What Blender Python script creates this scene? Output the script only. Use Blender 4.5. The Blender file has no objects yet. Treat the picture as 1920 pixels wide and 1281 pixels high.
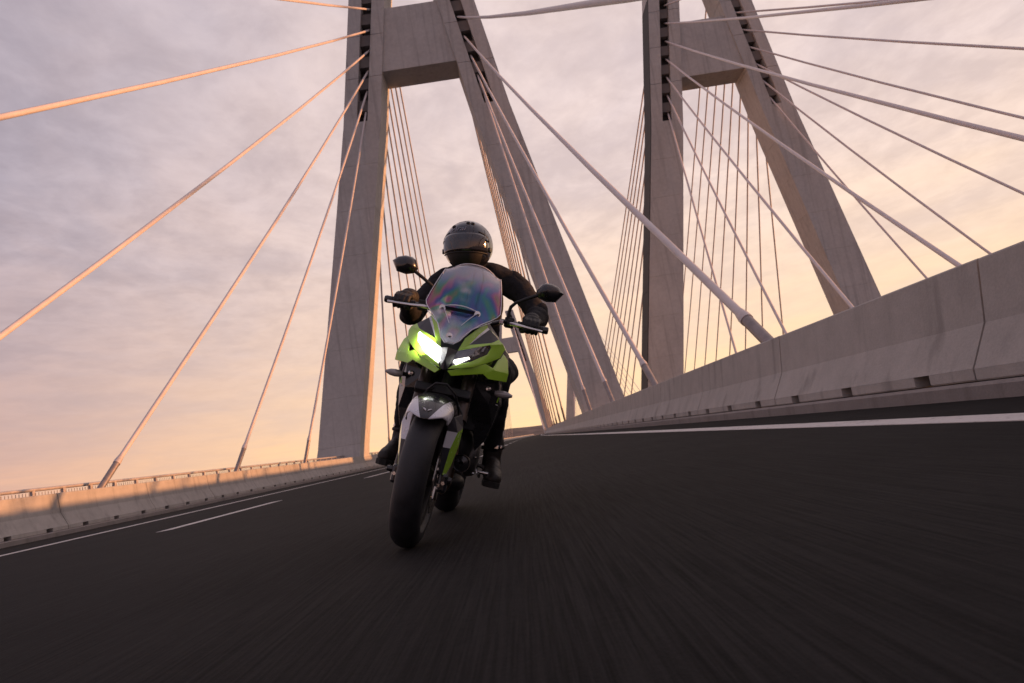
import bpy, bmesh, math, random
from mathutils import Vector, Matrix, Euler
random.seed(7)
scene = bpy.context.scene
C = scene.collection
R = math.radians
PI = math.pi

# ------------------------------------------------------------------ camera
CAM_H = 0.385
def set_camera():
    f = 1280.0                                   # focal length in pixels of a 1920 wide frame (24 mm)
    y = Vector((978 - 960, 819 - 640.5, f)).normalized()      # direction of the road, camera axes right/down/forward
    r = R(9.0)                                   # the camera is rolled 9 degrees
    d = Vector((math.cos(r), -math.sin(r), 0))
    x = (d - y * d.dot(y)).normalized()
    z = x.cross(y)
    cam = bpy.data.cameras.new('camera')
    o = bpy.data.objects.new('camera', cam); C.objects.link(o)
    right = Vector((x[0], y[0], z[0])); down = Vector((x[1], y[1], z[1])); fwd = Vector((x[2], y[2], z[2]))
    m = Matrix((right, -down, -fwd)).transposed().to_4x4()
    m.translation = Vector((0, 0, CAM_H))
    o.matrix_world = m
    cam.sensor_width = 36; cam.lens = 24; cam.clip_start = 0.02; cam.clip_end = 30000
    cam.dof.use_dof = True; cam.dof.focus_distance = 3.4; cam.dof.aperture_fstop = 5.6
    scene.camera = o
set_camera()
scene.render.film_transparent = False
scene.view_settings.view_transform = 'Standard'
scene.view_settings.look = 'None'
scene.view_settings.exposure = 0
scene.view_settings.gamma = 1
scene.view_settings.use_curve_mapping = False

# ------------------------------------------------------------------ sky and sun
SUN_AZ, SUN_EL = 84.0, 2.5                       # degrees right of the road's direction, above the horizon
GLOW_AZ = 30.0
class NT:
    """small helper for node trees"""
    def __init__(s, tree): s.t = tree; s.n = tree.nodes; s.l = tree.links
    def new(s, typ, **kw):
        n = s.n.new(typ)
        for k, v in kw.items():
            if k == 'ins':
                for a, b in v.items():
                    if hasattr(b, 'bl_idname') and hasattr(b, 'is_linked'): s.l.new(b, n.inputs[a])
                    else: n.inputs[a].default_value = b
            else: setattr(n, k, v)
        return n
    def link(s, a, b): s.l.new(a, b)
    def math(s, op, a, b=0.0, c=None, clamp=False):
        n = s.n.new('ShaderNodeMath'); n.operation = op; n.use_clamp = clamp
        for i, v in enumerate((a, b, c)):
            if v is None: continue
            if isinstance(v, (int, float)): n.inputs[i].default_value = v
            else: s.l.new(v, n.inputs[i])
        return n.outputs[0]
    def mix(s, fac, a, b, mode='MIX'):
        n = s.n.new('ShaderNodeMix'); n.data_type = 'RGBA'; n.blend_type = mode; n.clamp_factor = True
        for i, v in ((0, fac), (6, a), (7, b)):
            if isinstance(v, (int, float)): n.inputs[i].default_value = v
            elif isinstance(v, (tuple, list)): n.inputs[i].default_value = tuple(v) if len(v) == 4 else tuple(v) + (1,)
            else: s.l.new(v, n.inputs[i])
        return n.outputs[2]
    def noise(s, vec, scale, detail=4, rough=0.55, dist=0.0):
        n = s.n.new('ShaderNodeTexNoise'); n.inputs['Scale'].default_value = scale
        n.inputs['Detail'].default_value = detail; n.inputs['Roughness'].default_value = rough
        n.inputs['Distortion'].default_value = dist
        if vec is not None: s.l.new(vec, n.inputs['Vector'])
        return n.outputs['Fac']
    def ramp(s, fac, a, b):
        n = s.n.new('ShaderNodeMapRange'); n.interpolation_type = 'SMOOTHSTEP'
        s.l.new(fac, n.inputs[0]); n.inputs[1].default_value = a; n.inputs[2].default_value = b
        return n.outputs[0]

def make_world():
    w = bpy.data.worlds.new('World'); scene.world = w; w.use_nodes = True
    t = NT(w.node_tree); t.n.clear()
    out = t.new('ShaderNodeOutputWorld')
    sky = t.new('ShaderNodeTexSky'); sky.sky_type = 'NISHITA'; sky.sun_disc = False
    sky.sun_elevation = R(SUN_EL); sky.sun_rotation = R(SUN_AZ)
    sky.air_density = 1.3; sky.dust_density = 2.0
    bg1 = t.new('ShaderNodeBackground'); t.link(sky.outputs[0], bg1.inputs[0]); bg1.inputs[1].default_value = 0.05
    # high thin cloud deck lit from the sunrise side
    tc = t.new('ShaderNodeTexCoord'); d = tc.outputs['Generated']
    sep = t.new('ShaderNodeSeparateXYZ'); t.link(d, sep.inputs[0])
    dz = t.math('MAXIMUM', sep.outputs[2], 0.0)
    ga = R(GLOW_AZ)
    dot = t.new('ShaderNodeVectorMath', operation='DOT_PRODUCT'); t.link(d, dot.inputs[0])
    dot.inputs[1].default_value = (math.sin(ga) * .97, math.cos(ga) * .97, .2)
    g = t.ramp(dot.outputs['Value'], 0.18, 0.97)
    den = t.math('ADD', dz, 0.10)
    px = t.math('DIVIDE', sep.outputs[0], den); py = t.math('DIVIDE', sep.outputs[1], den)
    comb = t.new('ShaderNodeCombineXYZ'); t.link(px, comb.inputs[0]); t.link(py, comb.inputs[1])
    mp = t.new('ShaderNodeMapping'); t.link(comb.outputs[0], mp.inputs[0])
    mp.inputs['Rotation'].default_value = (0, 0, R(-20)); mp.inputs['Scale'].default_value = (1.25, 1.0, 1)
    n1 = t.noise(mp.outputs[0], 0.9, 6, 0.58, 0.35)
    n2 = t.noise(mp.outputs[0], 3.2, 8, 0.62, 0.5)
    n3 = t.noise(mp.outputs[0], 9.0, 6, 0.6, 0.3)
    cl = t.math('ADD', t.math('MULTIPLY', n1, 0.42), t.math('ADD', t.math('MULTIPLY', n2, 0.37), t.math('MULTIPLY', n3, 0.21)))
    up = t.mix(g, (.385, .345, .425), (.87, .725, .73))
    hor = t.mix(g, (.93, .49, .325), (1.34, .90, .46))
    # horizon weight falls off with elevation; on the glow side the warm band reaches higher
    hw = t.math('POWER', 2.718, t.math('DIVIDE', t.math('MULTIPLY', dz, -1.0), t.mix(g, (.095,) * 3, (.20,) * 3)))
    hw = t.math('ADD', hw, t.math('MULTIPLY', t.math('SUBTRACT', n1, .5), .5), clamp=True)
    base = t.mix(hw, up, hor)
    cf = t.ramp(cl, 0.37, 0.63)
    cf = t.math('ADD', .5, t.math('MULTIPLY', t.math('SUBTRACT', cf, .5), t.math('ADD', .18, t.math('MULTIPLY', t.ramp(sep.outputs[2], .05, .34), .95))))
    dark = t.mix(1.0, base, (.865, .855, .87), 'MULTIPLY')
    light = t.mix(1.0, base, (1.12, 1.12, 1.12), 'MULTIPLY')
    col = t.mix(cf, dark, light)
    bg2 = t.new('ShaderNodeBackground'); t.link(col, bg2.inputs[0]); bg2.inputs[1].default_value = 1.0
    mx = t.new('ShaderNodeMixShader'); mx.inputs[0].default_value = 0.93
    t.link(bg1.outputs[0], mx.inputs[1]); t.link(bg2.outputs[0], mx.inputs[2]); t.link(mx.outputs[0], out.inputs[0])
make_world()
def make_sun():
    L = bpy.data.lights.new('sun', 'SUN'); L.energy = 5.0; L.angle = R(0.8); L.color = (1.0, .42, .16)
    o = bpy.data.objects.new('sun', L); C.objects.link(o)
    a, e = R(SUN_AZ), R(SUN_EL)
    d = Vector((math.sin(a) * math.cos(e), math.cos(a) * math.cos(e), math.sin(e)))
    o.rotation_euler = d.to_track_quat('Z', 'Y').to_euler(); o.location = d * 50
make_sun()

# ------------------------------------------------------------------ materials
def mat(name, base, rough=.6, metal=0., var=.0, vscale=4., bump=0., bscale=60., coat=0., spec=.5, stretch=None, coords='pos', detail=5):
    m = bpy.data.materials.new(name); m.use_nodes = True
    t = NT(m.node_tree); b = t.n['Principled BSDF']
    b.inputs['Base Color'].default_value = tuple(base) + (1,)
    b.inputs['Roughness'].default_value = rough; b.inputs['Metallic'].default_value = metal
    b.inputs['Specular IOR Level'].default_value = spec
    if coat: b.inputs['Coat Weight'].default_value = coat; b.inputs['Coat Roughness'].default_value = .05
    if coords == 'pos': vec = t.new('ShaderNodeNewGeometry').outputs['Position']
    else: vec = t.new('ShaderNodeTexCoord').outputs['Object']
    if stretch:
        mp = t.new('ShaderNodeMapping'); t.link(vec, mp.inputs[0]); mp.inputs['Scale'].default_value = stretch; vec = mp.outputs[0]
    if var:
        n = t.noise(vec, vscale, detail, .62)
        lo = [c * (1 - var) for c in base]; hi = [min(1, c * (1 + var)) for c in base]
        c = t.mix(t.ramp(n, .3, .7), lo, hi); t.link(c, b.inputs['Base Color'])
        rr = t.math('ADD', t.math('MULTIPLY', t.math('SUBTRACT', n, .5), .3), rough, clamp=True); t.link(rr, b.inputs['Roughness'])
    if bump:
        bn = t.new('ShaderNodeBump'); bn.inputs['Strength'].default_value = bump; bn.inputs['Distance'].default_value = .01
        t.link(t.noise(vec, bscale, 5, .6), bn.inputs['Height']); t.link(bn.outputs[0], b.inputs['Normal'])
    return m

def concrete(name, base, streak=.25):
    """board-marked concrete: blotches, vertical rain streaks, pores"""
    m = bpy.data.materials.new(name); m.use_nodes = True
    t = NT(m.node_tree); b = t.n['Principled BSDF']
    pos = t.new('ShaderNodeNewGeometry').outputs['Position']
    n1 = t.noise(pos, .35, 6, .6); n2 = t.noise(pos, 3.0, 6, .65); n3 = t.noise(pos, 40, 4, .6)
    mp = t.new('ShaderNodeMapping'); t.link(pos, mp.inputs[0]); mp.inputs['Scale'].default_value = (2.6, 2.6, .10)
    st = t.noise(mp.outputs[0], 1.0, 5, .6)
    v = t.math('ADD', t.math('MULTIPLY', n1, .35), t.math('ADD', t.math('MULTIPLY', n2, .35), t.math('MULTIPLY', n3, .30)))
    lo = [c * .82 for c in base]; hi = [min(.8, c * 1.14) for c in base]
    col = t.mix(t.ramp(v, .3, .7), lo, hi)
    col = t.mix(t.math('MULTIPLY', t.ramp(st, .5, .72), streak), col, [c * .55 for c in base])
    t.link(col, b.inputs['Base Color']); b.inputs['Roughness'].default_value = .88; b.inputs['Specular IOR Level'].default_value = .3
    bn = t.new('ShaderNodeBump'); bn.inputs['Strength'].default_value = .35; bn.inputs['Distance'].default_value = .01
    t.link(t.math('ADD', n3, t.math('MULTIPLY', n2, .6)), bn.inputs['Height']); t.link(bn.outputs[0], b.inputs['Normal'])
    return m

def asphalt(name):
    m = bpy.data.materials.new(name); m.use_nodes = True
    t = NT(m.node_tree); b = t.n['Principled BSDF']
    pos = t.new('ShaderNodeNewGeometry').outputs['Position']
    fine = t.noise(pos, 160, 4, .7); mid = t.noise(pos, 22, 5, .65); big = t.noise(pos, .55, 5, .6)
    mp = t.new('ShaderNodeMapping'); t.link(pos, mp.inputs[0]); mp.inputs['Scale'].default_value = (1, .018, 1)
    s1 = t.noise(mp.outputs[0], 85, 6, .7); s2 = t.noise(mp.outputs[0], 2.2, 4, .6)
    # worn streaks along the traffic, stones, patches
    v = t.math('ADD', t.math('MULTIPLY', s1, .55), t.math('ADD', t.math('MULTIPLY', fine, .15), t.math('MULTIPLY', mid, .12)))
    v = t.math('ADD', v, t.math('MULTIPLY', big, .18))
    col = t.mix(t.ramp(v, .38, .62), (.0055, .0052, .0054), (.0255, .0240, .0238))
    col = t.mix(t.math('MULTIPLY', t.ramp(s2, .35, .7), .35), col, (.017, .016, .016))
    t.link(col, b.inputs['Base Color'])
    t.link(t.math('ADD', t.math('MULTIPLY', mid, .22), .72), b.inputs['Roughness']); b.inputs['Specular IOR Level'].default_value = .09
    bn = t.new('ShaderNodeBump'); bn.inputs['Strength'].default_value = .5; bn.inputs['Distance'].default_value = .006
    h = t.math('ADD', t.math('MULTIPLY', fine, .5), t.math('ADD', t.math('MULTIPLY', mid, .7), t.math('MULTIPLY', s1, .6)))
    t.link(h, bn.inputs['Height']); t.link(bn.outputs[0], b.inputs['Normal'])
    return m

def paint_line(name):
    m = bpy.data.materials.new(name); m.use_nodes = True
    t = NT(m.node_tree); b = t.n['Principled BSDF']
    pos = t.new('ShaderNodeNewGeometry').outputs['Position']
    n = t.noise(pos, 30, 6, .7); n2 = t.noise(pos, 3, 5, .6)
    v = t.math('ADD', t.math('MULTIPLY', n, .6), t.math('MULTIPLY', n2, .4))
    t.link(t.mix(t.ramp(v, .34, .5), (.25, .23, .22), (.66, .62, .59)), b.inputs['Base Color'])
    b.inputs['Roughness'].default_value = .65
    bn = t.new('ShaderNodeBump'); bn.inputs['Strength'].default_value = .3; bn.inputs['Distance'].default_value = .004
    t.link(n, bn.inputs['Height']); t.link(bn.outputs[0], b.inputs['Normal'])
    return m

def emit(name, col, strength):
    m = bpy.data.materials.new(name); m.use_nodes = True
    b = m.node_tree.nodes['Principled BSDF']
    b.inputs['Base Color'].default_value = (.8, .8, .8, 1); b.inputs['Roughness'].default_value = .2
    b.inputs['Emission Color'].default_value = tuple(col) + (1,); b.inputs['Emission Strength'].default_value = strength
    return m

def screen_mat():
    """polycarbonate with stress colours in its coating"""
    m = bpy.data.materials.new('clear_screen'); m.use_nodes = True
    t = NT(m.node_tree); t.n.clear(); out = t.new('ShaderNodeOutputMaterial')
    vec = t.new('ShaderNodeTexCoord').outputs['Object']
    mp = t.new('ShaderNodeMapping'); t.link(vec, mp.inputs[0]); mp.inputs['Rotation'].default_value = (0, R(38), 0); mp.inputs['Scale'].default_value = (1.7, 1, .75)
    ph = t.noise(mp.outputs[0], 4.6, 2, .4, .5)
    ph2 = t.math('FRACT', t.math('MULTIPLY', ph, 4.2))
    cr = t.new('ShaderNodeValToRGB'); t.link(ph2, cr.inputs[0]); cr.color_ramp.interpolation = 'B_SPLINE'
    el = cr.color_ramp.elements
    cols = [(0, (.30, .20, .52)), (.2, (.10, .22, .55)), (.38, (.05, .42, .44)), (.52, (.16, .46, .22)), (.66, (.62, .36, .30)), (.82, (.66, .18, .46)), (1, (.30, .20, .52))]
    el[0].position, el[0].color = 0, cols[0][1] + (1,); el[1].position, el[1].color = 1, cols[-1][1] + (1,)
    for p, c in cols[1:-1]:
        e = el.new(p); e.color = c + (1,)
    sep = t.new('ShaderNodeSeparateXYZ'); t.link(vec, sep.inputs[0])
    low = t.ramp(sep.outputs[2], 1.36, 1.20); low2 = t.ramp(sep.outputs[2], .93, 1.08)
    k = t.math('MULTIPLY', t.math('MULTIPLY', low, low2), t.ramp(t.noise(vec, 7, 2, .5), .30, .52))
    tint = t.mix(t.math('MULTIPLY', k, .82), (.72, .73, .79), cr.outputs[0])
    gl = t.new('ShaderNodeBsdfGlossy'); gl.inputs['Roughness'].default_value = .12; t.link(t.mix(1.0, tint, (1.6,1.6,1.6), 'MULTIPLY'), gl.inputs[0])
    df = t.new('ShaderNodeBsdfTranslucent'); t.link(tint, df.inputs[0])
    tr = t.new('ShaderNodeBsdfTransparent'); t.link(t.mix(.45, (.9, .91, .93), tint), tr.inputs[0])
    a = t.new('ShaderNodeMixShader'); a.inputs[0].default_value = .5; t.link(gl.outputs[0], a.inputs[1]); t.link(df.outputs[0], a.inputs[2])
    lw = t.new('ShaderNodeLayerWeight'); lw.inputs[0].default_value = .35
    f = t.math('ADD', t.math('MULTIPLY', lw.outputs['Fresnel'], .5), .29, clamp=True)
    s = t.new('ShaderNodeMixShader'); t.link(f, s.inputs[0]); t.link(tr.outputs[0], s.inputs[1]); t.link(a.outputs[0], s.inputs[2])
    t.link(s.outputs[0], out.inputs[0])
    return m

def glass_mat(name, tint=(.9, .92, .95), fac=.18):
    m = bpy.data.materials.new(name); m.use_nodes = True
    t = NT(m.node_tree); t.n.clear(); out = t.new('ShaderNodeOutputMaterial')
    gl = t.new('ShaderNodeBsdfGlossy'); gl.inputs['Roughness'].default_value = .03
    tr = t.new('ShaderNodeBsdfTransparent'); tr.inputs[0].default_value = tint + (1,)
    lw = t.new('ShaderNodeLayerWeight'); lw.inputs[0].default_value = .4
    f = t.math('ADD', t.math('MULTIPLY', lw.outputs['Fresnel'], .5), fac, clamp=True)
    s = t.new('ShaderNodeMixShader'); t.link(f, s.inputs[0]); t.link(tr.outputs[0], s.inputs[1]); t.link(gl.outputs[0], s.inputs[2])
    t.link(s.outputs[0], out.inputs[0]); return m

M = {}
M['asphalt'] = asphalt('asphalt')
M['line'] = paint_line('worn_white_paint')
M['conc_barrier'] = concrete('barrier_concrete', (.45, .42, .39), .65)
M['conc_pylon'] = concrete('pylon_concrete', (.57, .55, .525), .45)
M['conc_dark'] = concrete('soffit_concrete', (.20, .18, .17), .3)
M['kerb'] = concrete('kerb_concrete', (.29, .26, .245), .5)
M['cable'] = mat('cable_sheath', (.70, .63, .61), .42, 0, .07, 2.0)
M['sleeve'] = mat('anchor_sleeve_steel', (.30, .26, .25), .45, .5, .15, 5.)
M['collar'] = mat('cable_collar', (.62, .55, .53), .45, .2, .1, 5.)
M['opening_shade'] = mat('painted_opening_shade', (.03, .027, .025), .9, 0, .3, 6.)  # near-black shade painted at the back of the drainage openings
M['rail'] = mat('galvanised_rail', (.48, .43, .41), .5, .3, .15, 6.)
M['dark_tone'] = mat('near_black_tone', (.05, .046, .045), .8, 0, .2, 3.)  # near-black tone for the slot backs and the outer face plates
M['water'] = mat('river_water', (.05, .06, .075), .12, 0, .1, .02, .3, .4)
M['hill'] = mat('hill_scrub', (.16, .12, .10), .95, 0, .35, .01, .2, .2)
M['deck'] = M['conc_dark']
# motorcycle and rider
M['green'] = mat('lime_paint', (.38, .68, .045), .24, .0, .04, 9., 0, 1, coat=.8)
M['black_gloss'] = mat('black_gloss_paint', (.018, .018, .021), .25, 0, .15, 12., coat=.5)
M['dark_panel'] = mat('dark_grey_plastic', (.045, .046, .055), .38, .1, .12, 10., .05, 300)
M['black_plastic'] = mat('black_plastic', (.016, .016, .018), .55, 0, .2, 14., .15, 400)
M['silver'] = mat('silver_grey_paint', (.70, .70, .74), .3, .25, .05, 12., coat=.4)
M['alloy'] = mat('cast_alloy', (.13, .125, .12), .45, .8, .2, 16., .1, 120)
M['steel'] = mat('bright_steel', (.72, .71, .70), .22, 1., .08, 20.)
M['bronze'] = mat('heat_tinted_pipe', (.30, .19, .12), .35, .9, .3, 14.)
M['rubber'] = mat('tyre_rubber', (.020, .020, .023), .52, 0, .25, 16., .25, 220)
M['rim'] = mat('rim_black', (.05, .047, .045), .35, .5, .1, 12.)
M['disc'] = mat('brake_disc_steel', (.50, .46, .42), .3, 1., .12, 30.)
M['mirror'] = mat('mirror_glass', (.8, .8, .8), .03, 1.)
M['screen'] = screen_mat()
M['screen_edge'] = mat('screen_edge', (.80, .80, .86), .3, 0, .05, 20., spec=.8)
M['lens'] = glass_mat('headlight_lens')
M['reflector'] = mat('headlight_reflector', (.24, .24, .27), .22, .9, .2, 30.)
M['lit'] = emit('lit_headlight', (1.0, .98, .98), 4)
M['lit_bowl'] = emit('lit_reflector_bowl', (1.0, .98, .98), 1.5)
M['drl'] = emit('daylight_strip', (1.0, .96, .86), 3.0)
M['white'] = mat('white_print_and_glint', (.75, .75, .76), .4)  # prints and emblem, also the painted glint in the unlit lamp
M['amber'] = mat('indicator_lens', (.36, .33, .33), .15, 0, .1, 30., coat=.5)
M['radiator'] = mat('radiator_core', (.03, .03, .032), .5, .6, .2, 30., .5, 160)
M['jacket'] = mat('black_textile', (.014, .013, .016), .82, 0, .35, 9., .6, 34, spec=.3)
M['trousers'] = mat('black_denim', (.013, .013, .016), .85, 0, .35, 9., .6, 40, spec=.3)
M['glove'] = mat('black_leather', (.016, .015, .016), .58, 0, .3, 20., .5, 90)
M['boot'] = mat('brown_black_leather', (.022, .017, .014), .55, 0, .4, 14., .4, 60)
M['sole'] = mat('boot_sole', (.015, .014, .013), .8, 0, .2, 20., .3, 90)
M['helmet'] = mat('gunmetal_helmet', (.016, .019, .030), .14, .3, .15, 10., coat=.9)
M['visor'] = mat('smoked_visor', (.020, .020, .026), .06, .1, .0, 1., spec=.9, coat=.6)
M['seat'] = mat('seat_vinyl', (.02, .02, .021), .6, 0, .2, 12., .3, 120)

# ------------------------------------------------------------------ mesh helpers
def empty(name, loc=(0, 0, 0), rot=(0, 0, 0), parent=None):
    o = bpy.data.objects.new(name, None); C.objects.link(o)
    o.location = loc; o.rotation_euler = rot; o.empty_display_size = .2
    if parent: o.parent = parent
    return o
def tag(o, label=None, cat=None, group=None, kind=None):
    if label: o['label'] = label
    if cat: o['category'] = cat
    if group: o['group'] = group
    if kind: o['kind'] = kind
    return o

class MB:
    """collects polygons into one mesh"""
    def __init__(s): s.v = []; s.f = []; s.m = []
    def add(s, verts, faces, mi=0):
        b = len(s.v); s.v += [tuple(p) for p in verts]; s.f += [tuple(b + i for i in f) for f in faces]; s.m += [mi] * len(faces)
        return s
    def box(s, c, size, rot=None, mi=0):
        x, y, z = (k / 2 for k in size)
        vs = [Vector((sx * x, sy * y, sz * z)) for sz in (-1, 1) for sy in (-1, 1) for sx in (-1, 1)]
        if rot: e = Euler(rot).to_matrix(); vs = [e @ p for p in vs]
        vs = [p + Vector(c) for p in vs]
        return s.add(vs, [(0, 2, 3, 1), (4, 5, 7, 6), (0, 1, 5, 4), (2, 6, 7, 3), (0, 4, 6, 2), (1, 3, 7, 5)], mi)
    def loft(s, loops, cap=True, mi=0, closed=True):
        n = len(loops[0]); vs = [p for L in loops for p in L]; fs = []
        for i in range(len(loops) - 1):
            for j in range(n if closed else n - 1):
                k = (j + 1) % n; fs.append((i * n + j, i * n + k, (i + 1) * n + k, (i + 1) * n + j))
        if cap and closed:
            fs.append(tuple(range(n))[::-1]); fs.append(tuple((len(loops) - 1) * n + j for j in range(n)))
        return s.add(vs, fs, mi)
    def tube(s, pts, rad, n=10, mi=0, cap=True, flat=1.0, side=None):
        """flat: second half axis as a share of the first; side: vector the first axis follows"""
        pts = [Vector(p) for p in pts]
        if isinstance(rad, (int, float)): rad = [rad] * len(pts)
        loops = []; prev = None
        for i, p in enumerate(pts):
            d = (pts[min(i + 1, len(pts) - 1)] - pts[max(i - 1, 0)]).normalized()
            if side is not None: a = Vector(side)
            elif prev is not None: a = prev
            else: a = Vector((0, 0, 1)) if abs(d.z) < .9 else Vector((1, 0, 0))
            a = (a - d * a.dot(d)).normalized(); prev = a
            b = d.cross(a)
            loops.append([p + (a * math.cos(2 * PI * k / n) + b * flat * math.sin(2 * PI * k / n)) * rad[i] for k in range(n)])
        return s.loft(loops, cap, mi)
    def capsule(s, pts, rad, n=14, flat=1.0, side=None):
        """tube with rounded ends"""
        pts = [Vector(p) for p in pts]; rad = list(rad)
        d0 = (pts[0] - pts[1]).normalized(); d1 = (pts[-1] - pts[-2]).normalized()
        A = [(pts[0] + d0 * rad[0] * k, rad[0] * math.sqrt(max(0.02, 1 - k * k))) for k in (.98, .85, .55)]
        B = [(pts[-1] + d1 * rad[-1] * k, rad[-1] * math.sqrt(max(0.02, 1 - k * k))) for k in (.55, .85, .98)]
        P = [a for a, _ in A] + pts + [b for b, _ in B]; Rr = [r for _, r in A] + rad + [r for _, r in B]
        return s.tube(P, Rr, n, 0, True, flat, side)
    def lathe(s, prof, axis='x', c=(0, 0, 0), n=40, mi=0, closed=True):
        """prof: (along the axis, radius)"""
        loops = []
        for k in range(n):
            a = 2 * PI * k / n; L = []
            for t, r in prof:
                u, w = r * math.cos(a), r * math.sin(a)
                p = {'x': (t, u, w), 'y': (u, t, w), 'z': (u, w, t)}[axis]
                L.append((p[0] + c[0], p[1] + c[1], p[2] + c[2]))
            loops.append(L)
        m = len(prof); vs = [p for L in loops for p in L]; fs = []
        for i in range(n):
            j = (i + 1) % n
            for q in range(m if closed else m - 1):
                w = (q + 1) % m; fs.append((i * m + q, i * m + w, j * m + w, j * m + q))
        return s.add(vs, fs, mi)
    def build(s, name, mats, parent=None, smooth=None, bevel=0, bseg=2, fix=True):
        me = bpy.data.meshes.new(name); me.from_pydata(s.v, [], s.f)
        if not isinstance(mats, (list, tuple)): mats = [mats]
        for m in mats: me.materials.append(m)
        if len(mats) > 1: me.polygons.foreach_set('material_index', s.m)
        if fix:
            bm = bmesh.new(); bm.from_mesh(me); bmesh.ops.recalc_face_normals(bm, faces=bm.faces); bm.to_mesh(me); bm.free()
        o = bpy.data.objects.new(name, me); C.objects.link(o)
        if parent: o.parent = parent
        if bevel:
            b = o.modifiers.new('bevel', 'BEVEL'); b.width = bevel; b.segments = bseg; b.limit_method = 'ANGLE'; b.angle_limit = R(35); b.harden_normals = False
        if smooth is not None: shade(o, smooth)
        return o
def shade(o, angle):
    me = o.data
    me.polygons.foreach_set('use_smooth', [True] * len(me.polygons))
    if angle < 170:
        bm = bmesh.new(); bm.from_mesh(me)
        for e in bm.edges:
            if len(e.link_faces) == 2 and e.calc_face_angle(0) > R(angle): e.smooth = False
        bm.to_mesh(me); bm.free()
def solidify(o, t, off=-1):
    m = o.modifiers.new('solid', 'SOLIDIFY'); m.thickness = t; m.offset = off
def subsurf(o, n=1):
    m = o.modifiers.new('sub', 'SUBSURF'); m.levels = n; m.render_levels = n
def skin(o, voxel, it=6, fac=.5):
    m = o.modifiers.new('remesh', 'REMESH'); m.mode = 'VOXEL'; m.voxel_size = voxel; m.use_smooth_shade = True
    s = o.modifiers.new('smooth', 'SMOOTH'); s.iterations = it; s.factor = fac
def wrinkle(o, size, strength):
    t = bpy.data.textures.new('folds', 'CLOUDS'); t.noise_scale = size; t.noise_depth = 2
    d = o.modifiers.new('folds', 'DISPLACE'); d.texture = t; d.strength = strength; d.mid_level = .5; d.texture_coords = 'LOCAL'
def child(name, me, parent, loc=(0, 0, 0), rot=(0, 0, 0)):
    o = bpy.data.objects.new(name, me); C.objects.link(o); o.parent = parent; o.location = loc; o.rotation_euler = rot
    return o

# ------------------------------------------------------------------ road and setting
CURVE = 7.5e-5; BANK = .025
def bend(y): return CURVE * y * y * (1 if y > 0 else 0)
XL, XR = -13.30, 3.82           # kerb faces
def gz(x): return BANK * x      # road surface height before the bend is added
YS = [-25, -15, -8, -4, -2, 0, 2, 4, 6, 8, 10, 13, 16, 20, 25, 30, 36, 43, 50, 60, 70, 85, 100, 120, 140, 160, 180, 200, 225, 250, 280, 310, 350, 400, 450, 500, 560, 620]
def strip(mb, prof, ys, dx=0., mi=0, closed=True):
    mb.loft([[(x + dx + bend(y), y, z) for x, z in prof] for y in ys], True, mi, closed)
mb = MB(); strip(mb, [(XL - .9, gz(XL) - .25), (XL - .9, gz(XL)), (XL, gz(XL)), (-8, gz(-8)), (-4, gz(-4)), (0, 0), (XR, gz(XR)), (XR + .9, gz(XR)), (XR + .9, gz(XR) - .25)], YS)
road = mb.build('road', M['asphalt']); tag(road, 'dark worn asphalt carriageway running over the bridge', kind='structure')
def marking(name, x0, x1, y0, y1):
    ys = [y0] + [y for y in YS if y0 < y < y1] + [y1]
    mb = MB(); strip(mb, [(x0, gz(x0) + .001), (x1, gz(x1) + .001), (x1, gz(x1) + .005), (x0, gz(x0) + .005)], ys)
    return mb.build(name, M['line'], road)
marking('edge_line', 2.56, 2.84, -20, 600)
marking('edge_line', -9.24, -8.90, -20, 600)
for lx in (-5.10, -1.35):
    for k in range(-1, 20):
        y0 = 9.65 + 12.4 * k
        marking('lane_dash', lx - .11, lx + .11, y0, y0 + 4.4)
# deck slab with its outer edges, ours and the parallel bridge to the right
def deck(name, dx, label):
    mb = MB(); zl, zr = gz(XL), gz(XR)
    strip(mb, [(-16.6, zl - .02), (XL - .25, zl - .02), (XL - .25, zl - .3), (XR + .25, zr - .3), (XR + .25, zr - .02), (6.0, zr - .02), (6.0, zr - .5), (2, -2.4), (-12, -2.4), (-16.6, zl - .5)], YS, dx)
    o = mb.build(name, M['deck']); tag(o, label, kind='structure'); return o
deck('bridge_deck', 0, 'concrete deck slab carrying the carriageway')
OFF2 = 29.7
deck('bridge_deck', OFF2, 'deck slab of the parallel bridge beyond the right barrier')
mb = MB(); strip(mb, [(XL + OFF2, -.6), (XL + OFF2, -.05), (XR + OFF2, -.05), (XR + OFF2, -.6)], YS)
tag(mb.build('road', M['asphalt']), 'carriageway of the parallel bridge beyond the right barrier', kind='structure')
# kerb plinths under the barriers
for nm, x, s in (('kerb', XR, 1), ('kerb', XL, -1)):
    mb = MB(); z = gz(x)
    strip(mb, [(x, z - .1), (x, z + .115), (x + s * .025, z + .14), (x + s * .75, z + .14), (x + s * .75, z - .1)], YS)
    o = mb.build(nm, M['kerb']); tag(o, ('right' if s > 0 else 'left') + ' concrete kerb plinth under the barrier', kind='structure')

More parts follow.
